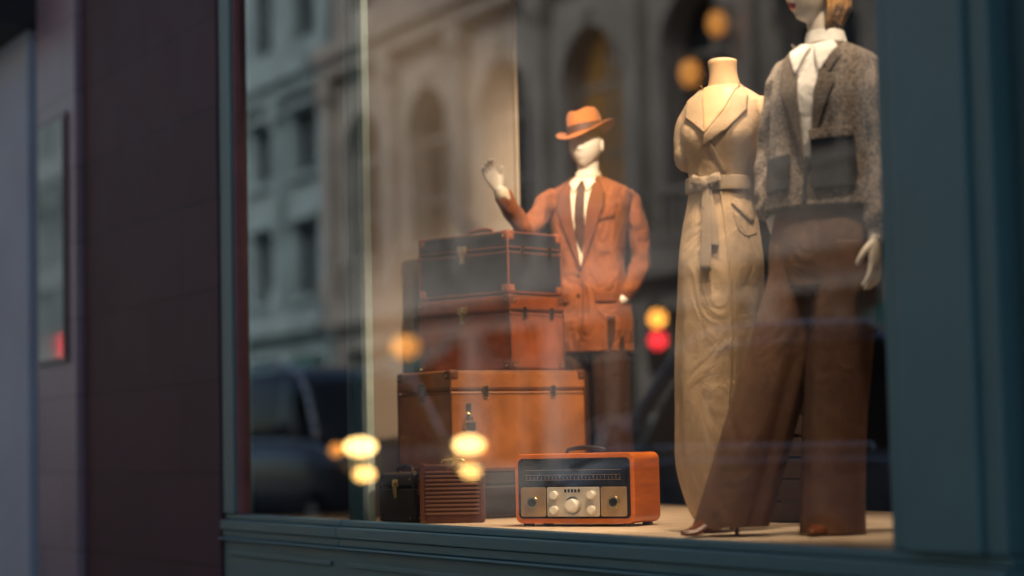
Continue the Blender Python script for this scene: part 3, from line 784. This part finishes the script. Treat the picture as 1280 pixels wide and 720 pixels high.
spot('fill_light',(-6.15,.35,3.45),(-6.90,.35,.85),270,36,c=(1,.72,.44))
spot('fill_light',(-4.75,.20,3.45),(-5.50,.45,2.0),125,58)
spot('fill_light',(-8.05,.22,3.45),(-8.45,1.15,2.25),90,44)  # added fill, brightens the dark side of the suited head
spot('fill_light',(-5.9,1.3,3.45),(-6.0,.5,1.0),60,70)
spot('fill_light',(-7.35,.18,3.45),(-8.62,.5,2.0),40,80)

# ------------------------------------------------------------------ opposite side of the street
YB=-18.0
def facade(root,x0,x1,bay,st,gl,arch=True,lit=(),H=17.5):
    p=empty(root)
    w=MB();g=MB();l=MB();aw=MB();trm=MB()
    n=int(round((x1-x0)/bay)); y=YB; dpt=.5
    for i in range(n):
        a=x0+i*bay; c=a+bay; m_=(a+c)/2
        w.box(a,a+.45,y-.6,y,0,4.2); w.box(c-.45,c,y-.6,y,0,4.2)
        w.box(a+.452,c-.452,y-.6,y,3.6,4.2); w.box(a+.452,c-.452,y-.6,y-.1,0,.6)
        g.poly([(a+.45,y-.35,.6),(c-.45,y-.35,.6),(c-.45,y-.35,3.6),(a+.45,y-.35,3.6)][::-1])
        trm.box(m_-.04,m_+.04,y-.34,y-.28,.6,3.6); trm.box(a+.45,c-.45,y-.341,y-.281,2.8,2.88)
        if (not arch) or i%5==1:
            n0=len(aw.v); aw.v+=[(a+.3,y+.01,3.5),(c-.3,y+.01,3.5),(c-.3,y+1.3,2.75),(a+.3,y+1.3,2.75),(a+.3,y+1.3,2.5),(c-.3,y+1.3,2.5)]
            aw.f+=[(n0,n0+1,n0+2,n0+3),(n0+3,n0+2,n0+5,n0+4)]
        hw=bay*.29; zs=5.4; zp=8.5
        if arch:
            w.poly([(a,y,4.8),(m_-hw,y,4.8),(m_-hw,y,zp),(a,y,zp)][::-1]); w.poly([(m_+hw,y,4.8),(c,y,4.8),(c,y,zp),(m_+hw,y,zp)][::-1])
            w.poly([(m_-hw,y,4.8),(m_+hw,y,4.8),(m_+hw,y,zs),(m_-hw,y,zs)][::-1])
            K=14; A_=[(m_-hw*math.cos(math.pi*k/K),zp+hw*math.sin(math.pi*k/K)) for k in range(K+1)]
            w.poly([(a,y,zp),(m_-hw,y,zp),(m_-hw,y,10.8),(a,y,10.8)][::-1]); w.poly([(m_+hw,y,zp),(c,y,zp),(c,y,10.8),(m_+hw,y,10.8)][::-1])
            for k in range(K):
                (xa,za),(xb,zb)=A_[k],A_[k+1]
                w.poly([(xa,y,za),(xb,y,zb),(xb,y,10.8),(xa,y,10.8)][::-1])
                w.poly([(xa,y,za),(xb,y,zb),(xb,y-dpt,zb),(xa,y-dpt,za)])
                s2=1.16
                q=lambda X,Z,s:(m_+(X-m_)*s,zp+(Z-zp)*s)
                (x1_,z1_),(x2_,z2_),(x3_,z3_),(x4_,z4_)=q(xa,za,1.02),q(xb,zb,1.02),q(xb,zb,s2),q(xa,za,s2)
                trm.poly([(x1_,y+.1,z1_),(x2_,y+.1,z2_),(x3_,y+.1,z3_),(x4_,y+.1,z4_)][::-1])
                trm.poly([(x1_,y+.1,z1_),(x2_,y+.1,z2_),(x2_,y,z2_),(x1_,y,z1_)]); trm.poly([(x4_,y+.1,z4_),(x3_,y+.1,z3_),(x3_,y,z3_),(x4_,y,z4_)][::-1])
            for sx in (-hw,hw): w.poly([(m_+sx,y,zs),(m_+sx,y-dpt,zs),(m_+sx,y-dpt,zp),(m_+sx,y,zp)])
            (l if i in lit else g).poly([(m_-hw,y-dpt,zs-.1),(m_+hw,y-dpt,zs-.1),(m_+hw,y-dpt,zp+hw),(m_-hw,y-dpt,zp+hw)][::-1])
            trm.box(m_-.05,m_+.05,y-dpt+.01,y-dpt+.08,zs,zp+hw*.97); trm.box(m_-hw,m_+hw,y-dpt+.012,y-dpt+.07,zp-.05,zp+.05); trm.box(m_-hw,m_+hw,y-dpt+.012,y-dpt+.07,7,7.07)
            trm.box(m_-.16,m_+.16,y+.002,y+.22,zp+hw*.98,zp+hw*1.28)
            trm.box(m_-hw-.2,m_+hw+.2,y+.002,y+.35,4.85,5.0); trm.box(m_-hw-.2,m_+hw+.2,y+.1,y+.33,5.75,5.87)
            for k in range(7):
                xx=m_-hw+(k+.5)*2*hw/7; trm.box(xx-.06,xx+.06,y+.15,y+.28,5.0,5.75)
        else:
            for (z0,z1,zt) in ((5.2,7.3,8.0),(8.6,10.4,10.8)):
                zb_=4.8 if z0<6 else 8.0
                w.box(a,m_-hw,y-.5,y,zb_,zt); w.box(m_+hw,c,y-.5,y,zb_,zt); w.box(m_-hw,m_+hw,y-.499,y-.001,zb_,z0); w.box(m_-hw,m_+hw,y-.499,y-.001,z1,zt)
                g.poly([(m_-hw,y-.35,z0),(m_+hw,y-.35,z0),(m_+hw,y-.35,z1),(m_-hw,y-.35,z1)][::-1])
                trm.box(m_-hw-.15,m_+hw+.15,y+.002,y+.2,z0-.15,z0); trm.box(m_-hw-.15,m_+hw+.15,y+.002,y+.2,z1+.02,z1+.2)
                trm.box(m_-.04,m_+.04,y-.34,y-.28,z0,z1)
        trm.box(a-.34,a+.34,y+.002,y+.32,4.85,5.5); trm.box(a-.26,a+.26,y+.002,y+.26,5.5,10.1)
        trm.box(a-.32,a+.32,y+.002,y+.32,10.1,10.3); trm.box(a-.38,a+.38,y+.002,y+.38,10.3,10.8)
        w.box(a,m_-.8,y-.5,y,11.6,15.6); w.box(m_+.8,c,y-.5,y,11.6,15.6); w.box(m_-.8,m_+.8,y-.499,y-.001,11.6,12.4); w.box(m_-.8,m_+.8,y-.499,y-.001,14.6,15.6)
        g.poly([(m_-.8,y-.35,12.4),(m_+.8,y-.35,12.4),(m_+.8,y-.35,14.6),(m_-.8,y-.35,14.6)][::-1])
    trm.box(x0,x1,y+.004,y+.45,4.22,4.45); trm.box(x0,x1,y+.004,y+.3,4.45,4.84)
    w.box(x0,x1,y-.6,y+.003,4.2,4.8)
    trm.box(x0,x1,y-.3,y+.40,10.802,11.2); trm.box(x0,x1,y-.3,y+.6,11.2,11.6)
    trm.box(x0,x1,y-.3,y+.5,15.602,16.1); trm.box(x0,x1,y-.3,y+.85,16.1,16.5); w.box(x0,x1,y-.3,y+.1,16.5,H)
    w.obj('walls',st,p); g.obj('windows',gl,p); trm.obj('trim',st,p)
    if l.v: l.obj('lit_windows',LITWIN,p)
    aw.obj('awnings',AWN,p)
    box('mass',x0,x1,y-14,y-.7,0,H-.2,st,p)
    return p
facade('arcaded_stone_building',-52,8,4.0,SOFT,WGLASS,True,lit=(3,))
facade('grey_office_building',-104.5,-52.5,3.25,SOFT2,WGLASS,False,H=17)
box('distant_building',-190,-150,-60,30,0,22,SOFT2)

for i,(x,z,r) in enumerate(((-33.0,7.8,.20),(-32.05,8.55,.18))):
    p=empty('wall_lantern',(x,YB+.75,z))
    ellipsoid('lamp',(0,0,0),(r,r,r*1.3),AMBD,p,16,12)
    cyl('cap',(0,0,r*1.25),(0,0,r*1.6),r*.9,DARK,p,r2=r*.2); cyl('arm',(0,0,r*1.5),(0,-.75,r*1.5),.025,DARK,p)
sl_=empty('street_lamp',(-40.1,-14.6,0)); cyl('post',(0,0,0),(0,0,2.85),.06,DARK,sl_); ellipsoid('lamp',(0,0,3.10),(.30,.30,.24),AMBD,sl_,20,14); cyl('cap',(0,0,3.35),(0,0,3.5),.2,DARK,sl_,r2=.05)
def traffic_light(x,y,z,cols,hd=0):
    p=empty('traffic_light',(x,y,0),hd)
    cyl('pole',(0,0,0),(0,0,z+.5),.06,DARK,p)
    box('housing',.07,.30,-.17,.17,z-.75,z+.35,DARK,p,bevel=.03)
    for k,m in enumerate(cols):
        zz=z+.17-k*.36
        if m is None: continue
        cyl('lens',(.302,0,zz),(.335,0,zz),.14,m,p)
        cyl('visor',(.301,0,zz+.16),(.45,0,zz+.17),.02,DARK,p)
traffic_light(-30.9,-15.1,2.92,(AMB,REDL,None),25)
traffic_light(-63.5,-14.2,4.3,(REDL,REDL,GRNL),15)
bo=empty('bollard_lamp',(-24.3,-15.0,0)); cyl('post',(0,0,0),(0,0,1.0),.08,DARK,bo); ellipsoid('lamp',(0,0,1.12),(.12,.12,.14),AMB,bo,16,12)

def car(name,loc,rz,paint,L=4.5,W=1.85,H=1.6,lights='off',tall=False,outline_r=.022):
    p=empty(name,loc,rz)
    belt=H*.60
    def ring(x,w,zb,zt,N=40,ex=4.5,tap=0):
        out=[]
        for j in range(N):
            th=2*math.pi*j/N; c,s=math.cos(th),math.sin(th)
            yy=math.copysign(abs(c)**(2/ex),c)*w; zz=math.copysign(abs(s)**(2/ex),s)
            t=(zz+1)/2
            out.append((x,yy*(1-tap*t),(zb+zt)/2+zz*(zt-zb)/2))
        return out
    def body(nm,keys,m,ex=4.5,tap=0,mf=None):
        R=dense([list(k) for k in keys],5); v=[];f=[];N=40
        for k in R: v+=ring(k[0],k[1],k[2],k[3],N,ex,tap)
        for i in range(len(R)-1):
            for j in range(N): f.append((i*N+j,(i+1)*N+j,(i+1)*N+(j+1)%N,i*N+(j+1)%N))
        f.append(tuple(range(N))); f.append(tuple((len(R)-1)*N+i for i in range(N-1,-1,-1)))
        o=mesh_obj(nm,v,f,m,p,True); fix_normals(o)
        if mf:
            for q in o.data.polygons: q.material_index=mf(q)
        return o
    h=W/2
    body('body',[(-L/2,h*.80,.42,belt*.92),(-L*.485,h*.93,.30,belt*.99),(-L*.40,h,.24,belt),(-L*.1,h,.22,belt),(L*.18,h,.22,belt*.99),(L*.36,h*.98,.24,belt*.90),(L*.46,h*.92,.27,belt*.82),(L*.5,h*.78,.36,belt*.66)],paint)
    pill=(-L*.40,-L*.20,L*.02,L*.20)
    def mf(q):
        if q.normal.z>.82 and q.center.z>H*.9: return 0
        if abs(q.normal.y)>.4 and any(abs(q.center.x-a)<.07 for a in pill[1:3]): return 0
        return 1
    body('cabin',[(-L*.46,h*.80,belt*.9,belt*1.02),(-L*.41,h*.86,belt*.9,H*.90),(-L*.32,h*.88,belt*.9,H*.985),(-L*.12,h*.9,belt*.9,H),(L*.04,h*.9,belt*.9,H*.985),(L*.14,h*.9,belt*.9,H*.90),(L*.22,h*.88,belt*.9,belt*1.18),(L*.28,h*.86,belt*.9,belt*.99)],[paint,CARG],ex=5,tap=.17,mf=mf)
    for sx in (-L*.31,L*.32):
        for sy in (-1,1):
            cyl('tyre',(sx,sy*(h-.20),.34),(sx,sy*(h+.01),.34),.34,TYRE,p,N=32)
            cyl('rim',(sx,sy*(h+.011),.34),(sx,sy*(h+.025),.34),.21,STEEL,p,N=20)
    for sy in (-1,1):
        tube('roofline_highlight',[(-L*.36,sy*h*.74,H*.975),(-L*.12,sy*h*.765,H*1.0),(L*.05,sy*h*.765,H*.985),(L*.16,sy*h*.78,H*.87),(L*.27,sy*h*.86,belt*1.0)],[outline_r]*5,CARHL,p,N=12,m=6)  # thick bright tube shaped as the roofline's sky highlight
        tube('belt_highlight',[(-L*.42,sy*h*.99,belt*.97),(L*.2,sy*h*.995,belt*.965),(L*.40,sy*h*.97,belt*.87)],[outline_r*.7]*3,CARHL,p,N=12,m=6)  # thinner tube carries the highlight along the belt line
    for sy in (-1,1):
        hz=1.16 if tall else belt*.72
        ellipsoid('headlamp',(L*.482,sy*h*.72,hz),(.09,.19,.10),HEADL if lights=='on' else STEEL,p)
        if lights=='on':
            ellipsoid('fog_lamp',(L*.495,sy*h*.70,.86 if tall else .5),(.06,.13,.08),FOGL,p)
            ellipsoid('indicator',(L*.45,sy*h*.97,hz-.03),(.09,.07,.08),AMBD,p)
        ellipsoid('tail_lamp',(-L*.475,sy*h*.76,belt*.80),(.08,.14,.10),TAILOFF,p)
        ellipsoid('mirror',(L*.17,sy*(h+.09),belt*1.08),(.07,.10,.07),paint,p)
    box('grille',L*.488,L*.503,-h*.45,h*.45,.42,belt*.62,DARK,p,bevel=.01)
    return p
car('parked_car',(-12.15,-5.05,-.13),180,CARW,L=4.5,H=1.86,outline_r=.055)
car('van',(-23.6,-6.25,-.13),0,CARB,L=4.6,W=1.82,H=2.15,lights='on',tall=True,outline_r=.03)
car('parked_car',(-30.5,-5.05,-.13),0,CARW,L=4.6,H=1.7)
car('parked_car',(-38.5,-12.6,-.13),180,CARW,L=4.5,H=1.6)
car('car',(-49,-8.2,-.13),0,CARB,L=4.5,H=1.55,lights='on')
car('parked_car',(-27,-12.6,-.13),180,CARW,L=4.5,H=1.5)

# ------------------------------------------------------------------ world, sun, camera
W_=bpy.data.worlds.new('World'); S.world=W_; W_.use_nodes=True
wn=W_.node_tree; bg=wn.nodes['Background']; sky=wn.nodes.new('ShaderNodeTexSky'); sky.sky_type='NISHITA'
sky.sun_disc=False; sky.sun_elevation=rad(42); sky.sun_rotation=rad(20); sky.dust_density=2
wn.links.new(sky.outputs[0],bg.inputs[0]); bg.inputs[1].default_value=.15
sd=Vector((math.sin(rad(20))*math.cos(rad(42)),math.cos(rad(20))*math.cos(rad(42)),math.sin(rad(42))))
sl=bpy.data.lights.new('sun','SUN'); sl.energy=2.8; sl.angle=rad(8); sl.color=(1,.93,.84)
so=bpy.data.objects.new('sun',sl); COL.objects.link(so); so.rotation_euler=sd.to_track_quat('Z','Y').to_euler()

cd=bpy.data.cameras.new('camera'); cam=bpy.data.objects.new('camera',cd); COL.objects.link(cam)
cd.sensor_width=36; cd.lens=74.7; cd.clip_end=1500; cd.clip_start=.05
hd=rad(152.8); pit=math.atan(198/2656); roll=rad(1.2)
fw=Vector((math.cos(hd)*math.cos(pit),math.sin(hd)*math.cos(pit),math.sin(pit)))
rt=fw.cross(Vector((0,0,1))).normalized(); up=rt.cross(fw)
r2=rt*math.cos(roll)-up*math.sin(roll); u2=up*math.cos(roll)+rt*math.sin(roll)
M=Matrix((r2,u2,-fw)).transposed().to_4x4(); M.translation=Vector((0,-3.5,1.0))
cam.matrix_world=M
cd.dof.use_dof=True; cd.dof.focus_distance=7.9; cd.dof.aperture_fstop=1.05
S.camera=cam
